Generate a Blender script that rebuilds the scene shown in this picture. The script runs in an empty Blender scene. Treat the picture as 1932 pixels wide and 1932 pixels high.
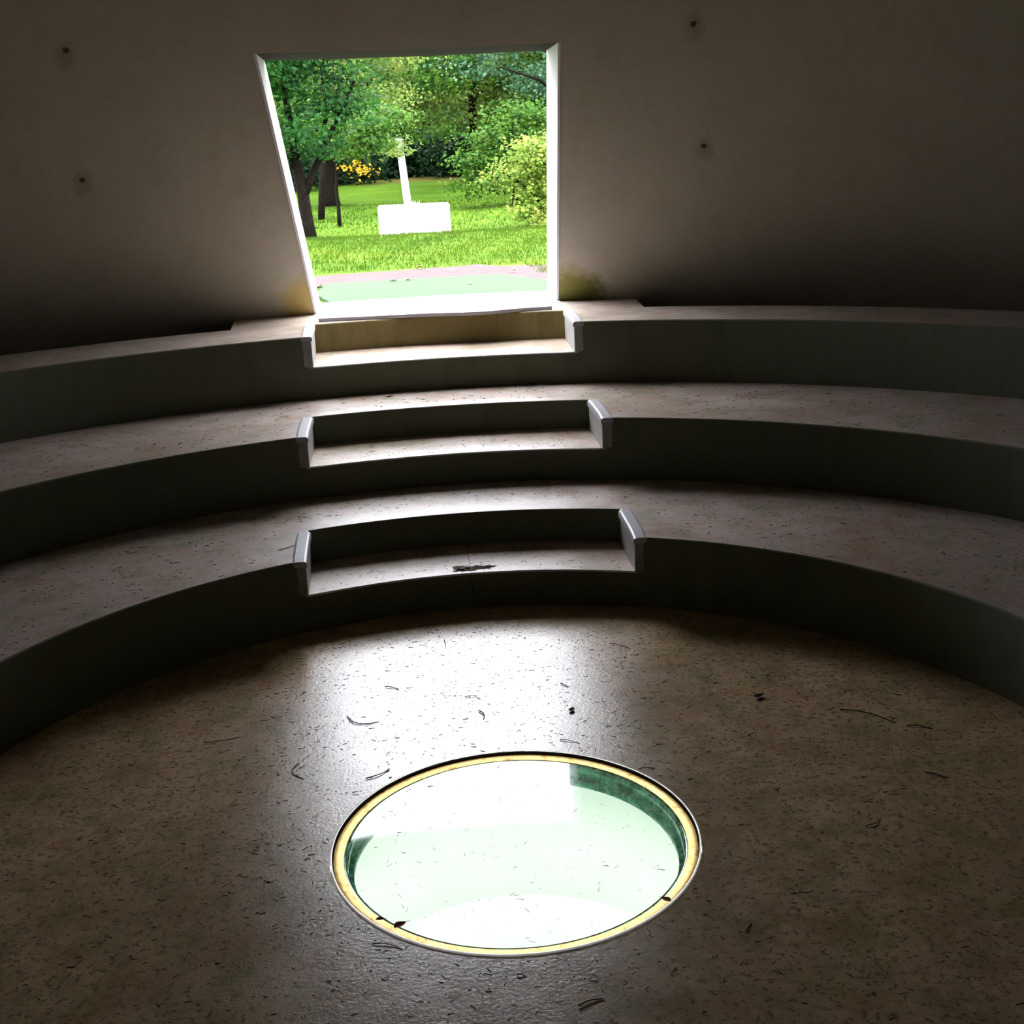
import bpy, bmesh, math, random
import numpy as np
from mathutils import Vector, Matrix
random.seed(7)
rng = np.random.default_rng(7)
SC = bpy.context.scene
COL = SC.collection
PI = math.pi

# ------------------------------------------------------------------ camera
cam_d = bpy.data.cameras.new('camera')
cam = bpy.data.objects.new('camera', cam_d)
COL.objects.link(cam)
CX, CY, CZ = -0.2778, -3.8888, 2.4057
_y, _p, _r = 0.0822, 0.2878, -0.0458
F = Vector((math.sin(_y) * math.cos(_p), math.cos(_y) * math.cos(_p), -math.sin(_p)))
R0 = Vector((math.cos(_y), -math.sin(_y), 0)); U0 = R0.cross(F)
R = math.cos(_r) * R0 + math.sin(_r) * U0
U = -math.sin(_r) * R0 + math.cos(_r) * U0
m = Matrix(((R.x, U.x, -F.x), (R.y, U.y, -F.y), (R.z, U.z, -F.z))).to_4x4()
m.translation = (CX, CY, CZ)
cam.matrix_world = m
cam_d.sensor_width = 36
cam_d.lens = 36 * 2270.6 / 1932
cam_d.clip_end = 500
SC.camera = cam

# ------------------------------------------------------------------ sky, light, exposure
SKY = 22.0
w = bpy.data.worlds.new('world'); SC.world = w; w.use_nodes = True
bg = w.node_tree.nodes['Background']
bg.inputs['Color'].default_value = (0.90, 0.92, 1.0, 1)
# overcast sky: zenith three times as bright as the horizon (CIE overcast distribution)
_n = w.node_tree.nodes; _l = w.node_tree.links
_tc = _n.new('ShaderNodeTexCoord'); _sx = _n.new('ShaderNodeSeparateXYZ'); _l.new(_tc.outputs['Generated'], _sx.inputs[0])
_cl = _n.new('ShaderNodeClamp'); _l.new(_sx.outputs['Z'], _cl.inputs['Value'])
_ma = _n.new('ShaderNodeMath'); _ma.operation = 'MULTIPLY_ADD'; _l.new(_cl.outputs[0], _ma.inputs[0])
_ma.inputs[1].default_value = SKY * 2 / 3; _ma.inputs[2].default_value = SKY / 3
_l.new(_ma.outputs[0], bg.inputs['Strength'])
SC.view_settings.view_transform = 'Standard'
SC.view_settings.look = 'None'
SC.view_settings.exposure = 0
SC.view_settings.gamma = 1
SC.view_settings.use_curve_mapping = False
try:
    SC.cycles.max_bounces = 12
    SC.cycles.diffuse_bounces = 5
    SC.cycles.transparent_max_bounces = 16
    SC.cycles.sample_clamp_indirect = 6
    SC.cycles.use_denoising = True
except Exception:
    pass

# ------------------------------------------------------------------ material helpers
def srgb(r, g, b):
    def f(c):
        c /= 255.0
        return c / 12.92 if c <= 0.04045 else ((c + 0.055) / 1.055) ** 2.4
    return (f(r), f(g), f(b), 1)

class Mat:
    def __init__(s, name):
        s.m = bpy.data.materials.new(name); s.m.use_nodes = True
        s.t = s.m.node_tree; s.b = s.t.nodes['Principled BSDF']; s.out = s.t.nodes['Material Output']
        g = s.t.nodes.new('ShaderNodeNewGeometry'); s.pos = g.outputs['Position']; s.geo = g
    def n(s, kind, **kw):
        x = s.t.nodes.new(kind)
        for k, v in kw.items(): setattr(x, k, v)
        return x
    def link(s, a, b): s.t.links.new(a, b)
    def noise(s, scale, detail=4, rough=0.6, vec=None, stretch=None):
        x = s.n('ShaderNodeTexNoise'); x.inputs['Scale'].default_value = scale
        x.inputs['Detail'].default_value = detail; x.inputs['Roughness'].default_value = rough
        v = vec or s.pos
        if stretch:
            mp = s.n('ShaderNodeMapping'); mp.inputs['Scale'].default_value = stretch; s.link(v, mp.inputs['Vector']); v = mp.outputs[0]
        s.link(v, x.inputs['Vector']); return x.outputs['Fac']
    def ramp(s, fac, stops):
        x = s.n('ShaderNodeValToRGB'); e = x.color_ramp.elements
        while len(e) < len(stops): e.new(0.5)
        for i, (p, c) in enumerate(stops):
            e[i].position = p; e[i].color = c if len(c) == 4 else (*c, 1)
        s.link(fac, x.inputs['Fac']); return x.outputs['Color']
    def mix(s, fac, a, b, mode='MIX'):
        x = s.n('ShaderNodeMix', data_type='RGBA', blend_type=mode)
        for k, v in ((0, fac), (6, a), (7, b)):
            if hasattr(v, 'is_linked') or hasattr(v, 'node'): s.link(v, x.inputs[k])
            else: x.inputs[k].default_value = v
        return x.outputs[2]
    def math(s, op, a, b=0.0, clamp=False):
        x = s.n('ShaderNodeMath', operation=op, use_clamp=clamp)
        for k, v in ((0, a), (1, b)):
            if hasattr(v, 'node'): s.link(v, x.inputs[k])
            else: x.inputs[k].default_value = v
        return x.outputs[0]
    def bump(s, h, strength, dist=0.01):
        x = s.n('ShaderNodeBump'); x.inputs['Strength'].default_value = strength; x.inputs['Distance'].default_value = dist
        s.link(h, x.inputs['Height']); s.link(x.outputs[0], s.b.inputs['Normal'])
    def col(s, c):
        if hasattr(c, 'node'): s.link(c, s.b.inputs['Base Color'])
        else: s.b.inputs['Base Color'].default_value = c
    def rough(s, r):
        if hasattr(r, 'node'): s.link(r, s.b.inputs['Roughness'])
        else: s.b.inputs['Roughness'].default_value = r
    def spec(s, v, ior=1.5):
        s.b.inputs['Specular IOR Level'].default_value = v; s.b.inputs['IOR'].default_value = ior

W = (1, 1, 1, 1); K = (0, 0, 0, 1)
def plain(name, c, rough=0.7, metal=0.0, var=0.12, scale=30, bump=0.1):
    M = Mat(name)
    if rough > 0.85: M.spec(0.05)
    n = M.noise(scale)
    d = tuple(x * (1 - var) for x in c[:3]) + (1,); l = tuple(min(1, x * (1 + var)) for x in c[:3]) + (1,)
    M.col(M.ramp(n, [(0.3, d), (0.7, l)])); M.rough(rough); M.b.inputs['Metallic'].default_value = metal
    if bump: M.bump(n, bump, 0.004)
    return M.m

def wet_concrete(name, c_light, c_dark, moss, moss_amt=0.35, speck=0.5, rough=0.3, ior=1.9, bump=0.35, glints=False):
    M = Mat(name)
    big = M.noise(1.3, 4, 0.65); mid = M.noise(9, 5, 0.7); fine = M.noise(120, 3, 0.7)
    c = M.ramp(big, [(0.32, c_dark), (0.66, c_light)])
    c = M.mix(M.ramp(M.noise(2.6, 5, 0.7), [(0.5, K), (0.72, (moss_amt,) * 3)]), c, moss)
    # dark specks of trodden dirt
    sp = M.ramp(M.noise(34, 4, 0.75), [(0.53, K), (0.63, (speck,) * 3)])
    c = M.mix(sp, c, tuple(x * 0.28 for x in c_dark[:3]) + (1,))
    sp2 = M.ramp(mid, [(0.50, K), (0.76, (speck * 0.6,) * 3)])
    c = M.mix(sp2, c, tuple(x * 0.45 for x in c_dark[:3]) + (1,))
    c = M.mix(M.ramp(fine, [(0.35, (0.25,) * 3), (0.65, K)]), c, tuple(x * 0.5 for x in c_dark[:3]) + (1,))
    # faint green and red algae tints
    c = M.mix(M.ramp(M.noise(5.5, 4, 0.7), [(0.46, K), (0.66, (0.55,) * 3)]), c, srgb(108, 116, 66))
    c = M.mix(M.ramp(M.noise(4.1, 4, 0.7, stretch=(1, 1.3, 1)), [(0.48, K), (0.68, (0.5,) * 3)]), c, srgb(158, 112, 84))
    M.col(c)
    r = M.ramp(M.noise(3.5, 2, 0.5), [(0.3, (rough,) * 3), (0.75, (min(1, rough + (0.09 if rough < 0.2 else 0.14)),) * 3)])
    M.rough(r); M.spec(0.5, ior)
    h = M.math('ADD', M.math('MULTIPLY', mid, 0.5), M.math('MULTIPLY', M.noise(70, 4, 0.7), 0.5))
    M.bump(h, bump, 0.01)
    return M.m

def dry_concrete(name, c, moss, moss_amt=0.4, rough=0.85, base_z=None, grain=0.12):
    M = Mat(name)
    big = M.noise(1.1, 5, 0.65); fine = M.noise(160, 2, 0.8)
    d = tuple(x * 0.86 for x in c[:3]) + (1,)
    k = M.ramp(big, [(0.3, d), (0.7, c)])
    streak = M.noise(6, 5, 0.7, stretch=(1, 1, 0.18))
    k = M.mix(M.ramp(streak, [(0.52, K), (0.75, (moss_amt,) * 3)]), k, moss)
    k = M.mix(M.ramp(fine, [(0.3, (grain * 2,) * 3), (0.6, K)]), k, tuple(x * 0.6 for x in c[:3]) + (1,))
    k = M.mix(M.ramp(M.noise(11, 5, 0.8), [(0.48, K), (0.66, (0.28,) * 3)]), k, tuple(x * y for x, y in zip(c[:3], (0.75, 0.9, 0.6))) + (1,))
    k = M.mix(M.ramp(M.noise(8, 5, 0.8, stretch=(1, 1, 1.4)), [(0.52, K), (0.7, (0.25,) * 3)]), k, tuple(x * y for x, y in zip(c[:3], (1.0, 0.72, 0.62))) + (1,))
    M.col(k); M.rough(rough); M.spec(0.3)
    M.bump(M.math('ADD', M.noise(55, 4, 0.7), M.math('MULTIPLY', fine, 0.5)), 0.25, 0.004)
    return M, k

def stain(M, col, centre, rad, stretch, colour, amt=0.9, sc=14):
    """moss / mould patch of its own shape around a world point"""
    v = M.n('ShaderNodeVectorMath', operation='SUBTRACT'); M.link(M.pos, v.inputs[0]); v.inputs[1].default_value = centre
    s = M.n('ShaderNodeVectorMath', operation='MULTIPLY'); M.link(v.outputs[0], s.inputs[0]); s.inputs[1].default_value = stretch
    l = M.n('ShaderNodeVectorMath', operation='LENGTH'); M.link(s.outputs[0], l.inputs[0])
    d = M.math('SUBTRACT', 1.0, M.math('DIVIDE', l.outputs['Value'], rad))
    f = M.math('MULTIPLY', M.math('ADD', d, M.math('SUBTRACT', M.noise(sc, 5, 0.7), 0.5)), 2.2, clamp=True)
    return M.mix(M.math('MULTIPLY', f, amt), col, colour)

MAT = {}
MAT['floor'] = wet_concrete('wet_floor_concrete', srgb(222, 192, 156), srgb(172, 146, 112), srgb(128, 124, 76), 0.55, 0.85, 0.17, 1.85, 0.25)
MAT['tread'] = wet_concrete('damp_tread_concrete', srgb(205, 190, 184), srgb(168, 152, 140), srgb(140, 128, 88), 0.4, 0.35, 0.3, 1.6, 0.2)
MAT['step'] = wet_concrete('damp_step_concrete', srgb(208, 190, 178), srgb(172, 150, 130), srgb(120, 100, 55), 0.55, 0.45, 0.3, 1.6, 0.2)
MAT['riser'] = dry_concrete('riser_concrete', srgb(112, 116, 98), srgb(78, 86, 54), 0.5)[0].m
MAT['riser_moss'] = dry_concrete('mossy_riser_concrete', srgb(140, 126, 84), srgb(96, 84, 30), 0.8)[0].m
_M, _k = dry_concrete('wall_concrete', srgb(172, 163, 144), srgb(132, 124, 92), 0.35, 0.9, grain=0.25)
_k = stain(_M, _k, (1.13, 5.9, 1.30), 0.30, (1, 1, 1.2), srgb(92, 92, 26), 0.95, 11)
_k = stain(_M, _k, (1.10, 5.9, 1.5), 0.25, (1.2, 1.2, 1.0), srgb(128, 118, 58), 0.6, 16)
_k = stain(_M, _k, (-1.03, 5.9, 1.36), 0.30, (1.2, 1.2, 0.8), srgb(160, 138, 70), 0.85, 9)
for _c in ((-2.193, 4.097, 3.05), (-2.344, 4.669, 2.30), (1.711, 4.288, 3.09), (1.917, 4.827, 2.33)):
    _k = stain(_M, _k, _c, 0.09, (1, 1, 0.45), srgb(120, 112, 90), 0.5, 30)
_M.col(_k); MAT['wall'] = _M.m
MAT['outer'] = plain('cone_outside_render', srgb(200, 200, 200), 0.8)
MAT['white'] = plain('white_painted_concrete', srgb(176, 176, 184), 0.6, var=0.05, scale=5)
MAT['jamb'] = plain('white_jamb_lining', srgb(198, 192, 190), 0.55, var=0.07, scale=4)
MAT['cheek'] = plain('grey_cheek_stone', srgb(150, 150, 146), 0.55, var=0.25, scale=60, bump=0.3)
MAT['cap'] = plain('smooth_grey_cap', srgb(176, 174, 180), 0.4, var=0.15, scale=50, bump=0.2)
MAT['steel'] = plain('bright_lip_metal', srgb(228, 222, 226), 0.3, 0.0, 0.05)
def ring_mat():
    M = Mat('tan_translucent_ring'); k = M.ramp(M.noise(28, 5, 0.75), [(0.34, srgb(150, 104, 50)), (0.44, srgb(226, 178, 122)), (0.8, srgb(240, 206, 160))])
    M.col(k); M.rough(0.6); t = M.n('ShaderNodeBsdfTranslucent'); M.link(k, t.inputs['Color'])
    mx = M.n('ShaderNodeMixShader'); mx.inputs[0].default_value = 0.35
    M.link(M.b.outputs[0], mx.inputs[1]); M.link(t.outputs[0], mx.inputs[2]); M.link(mx.outputs[0], M.out.inputs['Surface']); return M.m
MAT['gasket'] = ring_mat()
def lip_mat():
    M = Mat('pale_translucent_lip'); M.col(srgb(225, 220, 222)); M.rough(0.4); t = M.n('ShaderNodeBsdfTranslucent'); t.inputs['Color'].default_value = srgb(220, 212, 214)
    mx = M.n('ShaderNodeMixShader'); mx.inputs[0].default_value = 0.3
    M.link(M.b.outputs[0], mx.inputs[1]); M.link(t.outputs[0], mx.inputs[2]); M.link(mx.outputs[0], M.out.inputs['Surface']); return M.m
MAT['lip'] = lip_mat()
MAT['glint'] = plain('pale_painted_glint', srgb(232, 226, 222), 0.35, var=0.05, scale=20)  # edge highlight and puddle sparkle put into a pale colour
MAT['dark'] = plain('dark_gap', srgb(40, 36, 34), 0.9)
MAT['soffit'] = plain('dark_soffit', srgb(46, 42, 36), 0.95)  # one even dark colour over the lintel underside
MAT['plug'] = plain('brown_plug', srgb(74, 66, 54), 0.9)
MAT['twig'] = plain('dark_twig', srgb(62, 50, 40), 0.7, var=0.3)
MAT['twig_pale'] = plain('pale_twig', srgb(170, 160, 150), 0.5, var=0.2)
MAT['leaf_dead'] = plain('dead_brown_leaf', srgb(128, 76, 36), 0.6, var=0.3)
MAT['bark'] = plain('dark_bark', srgb(20, 17, 13), 1.0, var=0.4, scale=12, bump=0.8)
MAT['block'] = plain('white_block_concrete', srgb(172, 172, 180), 0.7, var=0.03, scale=4)
MAT['pillar'] = plain('pale_column_stone', srgb(168, 168, 172), 0.6, var=0.05, scale=4)
MAT['path'] = plain('reddish_earth_path', srgb(70, 55, 54), 0.95, var=0.2, scale=9, bump=0.4)

def leaf_mat(name, c1, c2, c3, trans=0.45, sc=2.0, g=0.52):
    c1, c2, c3 = (tuple(x * g for x in c[:3]) + (1,) for c in (c1, c2, c3))
    M = Mat(name)
    n = M.noise(sc, 3, 0.6); n2 = M.noise(9, 2, 0.6)
    k = M.ramp(n, [(0.32, c1), (0.5, c2), (0.68, c3)])
    k = M.mix(M.ramp(n2, [(0.4, K), (0.7, (0.5,) * 3)]), k, c3)
    M.col(k); M.rough(0.6); M.spec(0.15)
    t = M.n('ShaderNodeBsdfTranslucent'); M.link(k, t.inputs['Color'])
    mx = M.n('ShaderNodeMixShader'); mx.inputs[0].default_value = trans
    M.link(M.b.outputs[0], mx.inputs[1]); M.link(t.outputs[0], mx.inputs[2]); M.link(mx.outputs[0], M.out.inputs['Surface'])
    return M.m
MAT['leaf_deep'] = leaf_mat('deep_green_leaves', srgb(18, 62, 26), srgb(34, 98, 36), srgb(66, 132, 36), g=0.36)
MAT['leaf_mid'] = leaf_mat('mid_green_leaves', srgb(34, 84, 30), srgb(64, 118, 34), srgb(118, 150, 50))
MAT['leaf_pale'] = leaf_mat('yellow_green_leaves', srgb(76, 118, 44), srgb(116, 146, 60), srgb(160, 172, 84))
MAT['leaf_blue'] = leaf_mat('blue_green_leaves', srgb(36, 88, 62), srgb(76, 126, 92), srgb(134, 164, 124), g=0.72)
MAT['leaf_bright'] = leaf_mat('bright_shrub_leaves', srgb(60, 104, 26), srgb(116, 154, 44), srgb(190, 200, 96))
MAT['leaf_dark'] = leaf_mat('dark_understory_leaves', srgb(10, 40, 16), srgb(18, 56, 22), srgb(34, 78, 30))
MAT['leaf_yellow'] = leaf_mat('yellow_leaves', srgb(190, 140, 20), srgb(216, 164, 30), srgb(226, 178, 46))

MAT['path'].node_tree.nodes['Principled BSDF'].inputs['Specular IOR Level'].default_value = 0.1
def lawn_mat():
    M = Mat('lawn_ground')
    n = M.noise(0.5, 4, 0.6); f = M.noise(14, 4, 0.7)
    k = M.ramp(n, [(0.3, srgb(84, 128, 22)), (0.55, srgb(112, 150, 28)), (0.75, srgb(138, 166, 44))])
    k = M.mix(M.ramp(f, [(0.3, (0.35,) * 3), (0.6, K)]), k, srgb(60, 100, 18))
    # bare brown bank at the back of the clearing, and the sandy scuffed verge by the path
    k = stain(M, k, (1.0, 47.0, 1.7), 5.5, (0.8, 1.0, 1), srgb(132, 104, 62), 0.8, 0.8)
    k = stain(M, k, (-3.2, 20.6, 1.0), 1.7, (0.7, 1.0, 1), srgb(74, 74, 34), 0.75, 1.6)
    k = stain(M, k, (1.6, 9.4, 1.15), 1.0, (1.0, 0.8, 1), srgb(140, 128, 84), 0.7, 4)
    k = M.mix(1.0, k, (0.34, 0.36, 0.31, 1), 'MULTIPLY')
    M.col(k); M.rough(1); M.spec(0.1); M.bump(f, 0.6, 0.03)
    return M.m
MAT['lawn'] = lawn_mat()
MAT['grass'] = leaf_mat('grass_blades', srgb(84, 132, 18), srgb(112, 158, 24), srgb(150, 182, 44), 0.5, 1.2, 0.20)

def mat_mat():
    M = Mat('green_turf_mat')
    v = M.n('ShaderNodeTexWave'); v.inputs['Scale'].default_value = 18; v.inputs['Distortion'].default_value = 1.5; M.link(M.pos, v.inputs['Vector'])
    k = M.mix(M.ramp(v.outputs['Fac'], [(0.2, (0.0,) * 3), (0.8, (0.6,) * 3)]), srgb(55, 71, 50), srgb(64, 79, 59))
    M.col(k); M.rough(1); M.spec(0.1); M.bump(v.outputs['Fac'], 0.5, 0.01); return M.m
MAT['mat'] = mat_mat()

def glass_mat():
    M = Mat('clear_glass_top'); t = M.t
    tr = M.n('ShaderNodeBsdfTransparent'); tr.inputs['Color'].default_value = (0.95, 0.98, 0.962, 1)
    gl = M.n('ShaderNodeBsdfGlossy'); gl.inputs['Roughness'].default_value = 0.04
    fr = M.n('ShaderNodeFresnel'); fr.inputs['IOR'].default_value = 1.65
    # thin film of dust and scattered wet specks on the pane
    df = M.n('ShaderNodeBsdfDiffuse'); df.inputs['Color'].default_value = srgb(150, 160, 146)
    dust = M.ramp(M.noise(46, 4, 0.8), [(0.66, K), (0.74, (0.45,) * 3)])
    a = M.n('ShaderNodeMixShader'); M.link(fr.outputs[0], a.inputs[0]); M.link(tr.outputs[0], a.inputs[1]); M.link(gl.outputs[0], a.inputs[2])
    b = M.n('ShaderNodeMixShader'); M.link(dust, b.inputs[0]); M.link(a.outputs[0], b.inputs[1]); M.link(df.outputs[0], b.inputs[2])
    M.link(b.outputs[0], M.out.inputs['Surface']); return M.m
MAT['glass'] = glass_mat()
def edge_mat():
    M = Mat('green_glass_edge'); M.col(M.ramp(M.noise(24, 4, 0.7), [(0.4, srgb(20, 84, 52)), (0.65, srgb(110, 176, 150))])); M.rough(0.1); return M.m
MAT['edge'] = edge_mat()
MAT['shaft'] = plain('white_shaft_paint', srgb(224, 230, 224), 0.7, var=0.04, scale=5)
def emit_mat(name, c, s):
    M = Mat(name); M.b.inputs['Emission Color'].default_value = c; M.b.inputs['Emission Strength'].default_value = s
    M.b.inputs['Base Color'].default_value = (0.8, 0.8, 0.8, 1); return M.m
MAT['tube'] = emit_mat('cove_lamp_tube', (0.95, 1.0, 0.97, 1), 33.0)
def water_mat():
    M = Mat('puddle_water'); M.col(srgb(120, 105, 95)); M.rough(0.03); M.spec(0.5, 1.9); M.b.inputs['Alpha'].default_value = 1; return M.m
MAT['water'] = water_mat()

# ------------------------------------------------------------------ object helpers
def link(name, me, mat, parent=None):
    o = bpy.data.objects.new(name, me); COL.objects.link(o)
    if mat is not None and not me.materials:
        for x in (mat if isinstance(mat, (list, tuple)) else [mat]): me.materials.append(x)
    if parent is not None: o.parent = parent
    return o
def tag(o, label=None, cat=None, group=None, kind=None):
    for k, v in (('label', label), ('category', cat), ('group', group), ('kind', kind)):
        if v: o[k] = v
    return o
def empty(name, loc=(0, 0, 0)):
    o = bpy.data.objects.new(name, None); o.location = loc; o.empty_display_size = 0.1; COL.objects.link(o); return o

class MB:
    def __init__(s): s.v = []; s.f = []; s.mi = []; s.sm = []
    def add(s, v, f, mi=0, smooth=False):
        b = len(s.v); s.v += [tuple(x) for x in v]; s.f += [tuple(i + b for i in q) for q in f]; s.mi += [mi] * len(f); s.sm += [smooth] * len(f)
    def strip(s, a, b, closed=False, mi=0, smooth=False):
        """quads between two point rows"""
        n = len(a); f = []
        for i in range(n if closed else n - 1):
            j = (i + 1) % n; f.append((i, j, n + j, n + i))
        s.add(list(a) + list(b), f, mi, smooth)
    def box(s, lo, hi, mi=0):
        x0, y0, z0 = lo; x1, y1, z1 = hi
        v = [(x0, y0, z0), (x1, y0, z0), (x1, y1, z0), (x0, y1, z0), (x0, y0, z1), (x1, y0, z1), (x1, y1, z1), (x0, y1, z1)]
        s.add(v, [(0, 3, 2, 1), (4, 5, 6, 7), (0, 1, 5, 4), (1, 2, 6, 5), (2, 3, 7, 6), (3, 0, 4, 7)], mi)
    def tube(s, pts, rad, seg=6, mi=0, cap=True):
        pts = [Vector(p) for p in pts]; rings = []
        for i, p in enumerate(pts):
            d = (pts[min(i + 1, len(pts) - 1)] - pts[max(i - 1, 0)]).normalized()
            a = d.orthogonal().normalized() if i == 0 else (a - d * a.dot(d)).normalized()
            b = d.cross(a); r = rad[i] if isinstance(rad, (list, tuple)) else rad
            rings.append([p + (a * math.cos(2 * PI * k / seg) + b * math.sin(2 * PI * k / seg)) * r for k in range(seg)])
        v = [q for rg in rings for q in rg]; f = []
        for i in range(len(rings) - 1):
            for k in range(seg):
                j = (k + 1) % seg; f.append((i * seg + k, i * seg + j, (i + 1) * seg + j, (i + 1) * seg + k))
        if cap:
            f.append(tuple(range(seg))[::-1]); f.append(tuple((len(rings) - 1) * seg + k for k in range(seg)))
        s.add(v, f, mi, True)
    def build(s, name, mat, parent=None, merge=True, bevel=None, seg=2):
        me = bpy.data.meshes.new(name); me.from_pydata(s.v, [], s.f)
        me.polygons.foreach_set('material_index', s.mi); me.polygons.foreach_set('use_smooth', s.sm)
        if merge or bevel:
            bm = bmesh.new(); bm.from_mesh(me)
            bmesh.ops.remove_doubles(bm, verts=bm.verts, dist=1e-5)
            bmesh.ops.recalc_face_normals(bm, faces=bm.faces)
            if bevel:
                es = [e for e in bm.edges if len(e.link_faces) == 2 and e.calc_face_angle(0) > 0.6]
                bmesh.ops.bevel(bm, geom=es, offset=bevel, segments=seg, affect='EDGES', profile=0.5)
            bm.to_mesh(me); bm.free()
        me.update()
        return link(name, me, mat, parent)

def pol(r, th, z): return (r * math.sin(th), r * math.cos(th), z)   # angle from +Y (the doorway)

# ------------------------------------------------------------------ dimensions (metres)
R1, R2, R3, R4 = 2.395, 3.577, 4.788, 5.53
H1, H2, H3 = 0.40, 0.80, 1.245
S1, S2, S3 = 0.205, 0.605, 1.029
CONE_R, CONE_K = 6.08, 0.762
def cone_r(z): return CONE_R - CONE_K * (z - H3)
ZT_IN, ZT_OUT = 3.108, 3.122
APEX = H3 + CONE_R / CONE_K
def jamb_x(side, z):
    t = (z - H3) / (ZT_IN - H3)
    return (-0.985 - 0.140 * t) if side < 0 else (1.000 - 0.115 * t)
TH = 0.76                                                          # horizontal thickness of the cone shell

# ------------------------------------------------------------------ floor
def ring_pts(r, z, n=160): return [pol(r, 2 * PI * k / n, z) for k in range(n)]
RH = 0.6765
b = MB(); prev = ring_pts(RH, 0)
for r in (0.8, 1.2, 1.8, 2.38, 2.45):
    cur = ring_pts(r, 0); b.strip(prev, cur, True); prev = cur
b.strip(ring_pts(RH, 0), ring_pts(RH, -0.012), True)
o = b.build('floor', MAT['floor']); tag(o, kind='structure')

# ------------------------------------------------------------------ terrace tiers
def notch_angles(R, d, w, wb):
    return math.asin(w / R), math.asin(wb / (R + d))
BV = [(0.0, -0.010), (0.003, -0.003), (0.010, 0.0)]                 # rounded nosing (radial, vertical)
def tier(name, label, R, Rout, z0, z1, zs, d, w, wb, seam, bridge=False):
    tA, tB = notch_angles(R, d, w, wb)
    root = empty(name, pol(R, 0, z0)); tag(root, label, 'terrace tier', 'concentric concrete terrace tiers')
    loc = root.location
    def build(b, nm, mat, par=root, **k):
        o = b.build(nm, mat, None, **k)
        for v in o.data.vertices: v.co -= loc if par is root else loc
        o.parent = par; return o
    # riser: long curved face from one side of the notch all the way round to the other
    n = 150
    arc = [tA + (2 * PI - 2 * tA) * k / n for k in range(n + 1)]
    b = MB(); rows = [[pol(R, t, z0 - 0.05) for t in arc]] + [[pol(R + dr, t, z1 + dz) for t in arc] for dr, dz in BV]
    for a_, c_ in zip(rows, rows[1:]): b.strip(a_, c_, smooth=True)
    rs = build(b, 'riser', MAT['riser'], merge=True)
    # tread: star shaped ring with the notch cut out of its inner edge
    nb = 14; inner = []
    backs = [-tB + 2 * tB * k / nb for k in range(nb + 1)]
    inner = [(R + BV[-1][0], t) for t in arc] + [(R + d + BV[-1][0], t) for t in backs]
    b = MB()
    pin = [pol(r, t, z1) for r, t in inner]
    def rout(t):
        if bridge:
            tt = (t + PI) % (2 * PI) - PI
            x = Rout * math.sin(tt)
            if abs(x) < 1.56 and abs(tt) < 1: return 6.10
        return Rout + 0.04
    if bridge:
        tb = math.asin(1.56 / Rout)
        arc2 = [(R + BV[-1][0], t) for t in arc]
        # insert exact bridge edges
        q = []
        for r, t in inner: q.append((r, t))
        o_pts = []
        for r, t in q: o_pts.append(pol(Rout, t, z1))
        b.strip(pin, o_pts, True)
        # bridge slab from tier back edge to the wall, in front of the doorway
        xs = [-1.57 + 3.14 * k / 20 for k in range(21)]
        a_ = [(x, math.sqrt(Rout ** 2 - x * x) - 0.0005, z1) for x in xs]; c_ = [(x * (1.03), math.sqrt(6.12 ** 2 - x * x), z1) for x in xs]
        b.strip(a_, c_)
        a2 = [(p[0], p[1], z1 - 0.25) for p in a_]; c2 = [(p[0], p[1], z1 - 0.25) for p in c_]
        b.strip(a2, c2)
        for i in (0, -1): b.add([a_[i], c_[i], c2[i], a2[i]], [(0, 1, 2, 3)])
        # inner side of the trench
        o_lo = [(p[0], p[1], z1 - 0.85) for p in o_pts]
        b.strip(o_pts, o_lo, True, mi=1)
    else:
        b.strip(pin, [pol(Rout + 0.04, t, z1) for r, t in inner], True)
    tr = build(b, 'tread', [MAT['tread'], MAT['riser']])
    # notch back wall and its two side faces
    b = MB()
    rows = [[pol(R + d, t, zs - 0.02) for t in backs]] + [[pol(R + d + dr, t, z1 + dz) for t in backs] for dr, dz in BV]
    for a_, c_ in zip(rows, rows[1:]): b.strip(a_, c_, smooth=True)
    for s in (-1, 1):
        A = pol(R, s * tA, 0); Bp = pol(R + d, s * tB, 0)
        b.add([(A[0], A[1], z0), (Bp[0], Bp[1], z0), (Bp[0], Bp[1], z1), (A[0], A[1], z1)], [(0, 1, 2, 3)])
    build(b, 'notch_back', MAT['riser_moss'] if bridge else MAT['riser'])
    # step block set into the notch, in two halves that meet at the seam
    cuts = [-tA - 0.004] + list(seam) + [tA + 0.004]
    for i in range(len(cuts) - 1):
        t0, t1 = cuts[i] + 0.0005, cuts[i + 1] - 0.0005
        m_ = max(3, int((t1 - t0) * R / 0.12)); ts = [t0 + (t1 - t0) * k / m_ for k in range(m_ + 1)]
        b = MB(); Rf = R - 0.004
        rows = [[pol(Rf, t, z0 - 0.05) for t in ts]] + [[pol(Rf + dr, t, zs + dz) for t in ts] for dr, dz in BV]
        for q_, (a_, c_) in enumerate(zip(rows, rows[1:])): b.strip(a_, c_, smooth=q_ > 0, mi=2 if q_ > 0 else 0)  # pale nosing rows paint the highlight along the step edge
        def back(t):
            return pol(R + d + 0.04, max(-tB - 0.004, min(tB + 0.004, t)), zs)
        bk = [back(t) for t in ts]
        b.strip(rows[-1], bk, mi=1)
        for e in (0, -1):
            q = [r_[e] for r_ in rows] + [bk[e], (bk[e][0], bk[e][1], z0 - 0.05)]
            b.add(q, [tuple(range(len(q)))])
        build(b, 'step_block', [MAT['riser'], MAT['step'], MAT['glint']])
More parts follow.
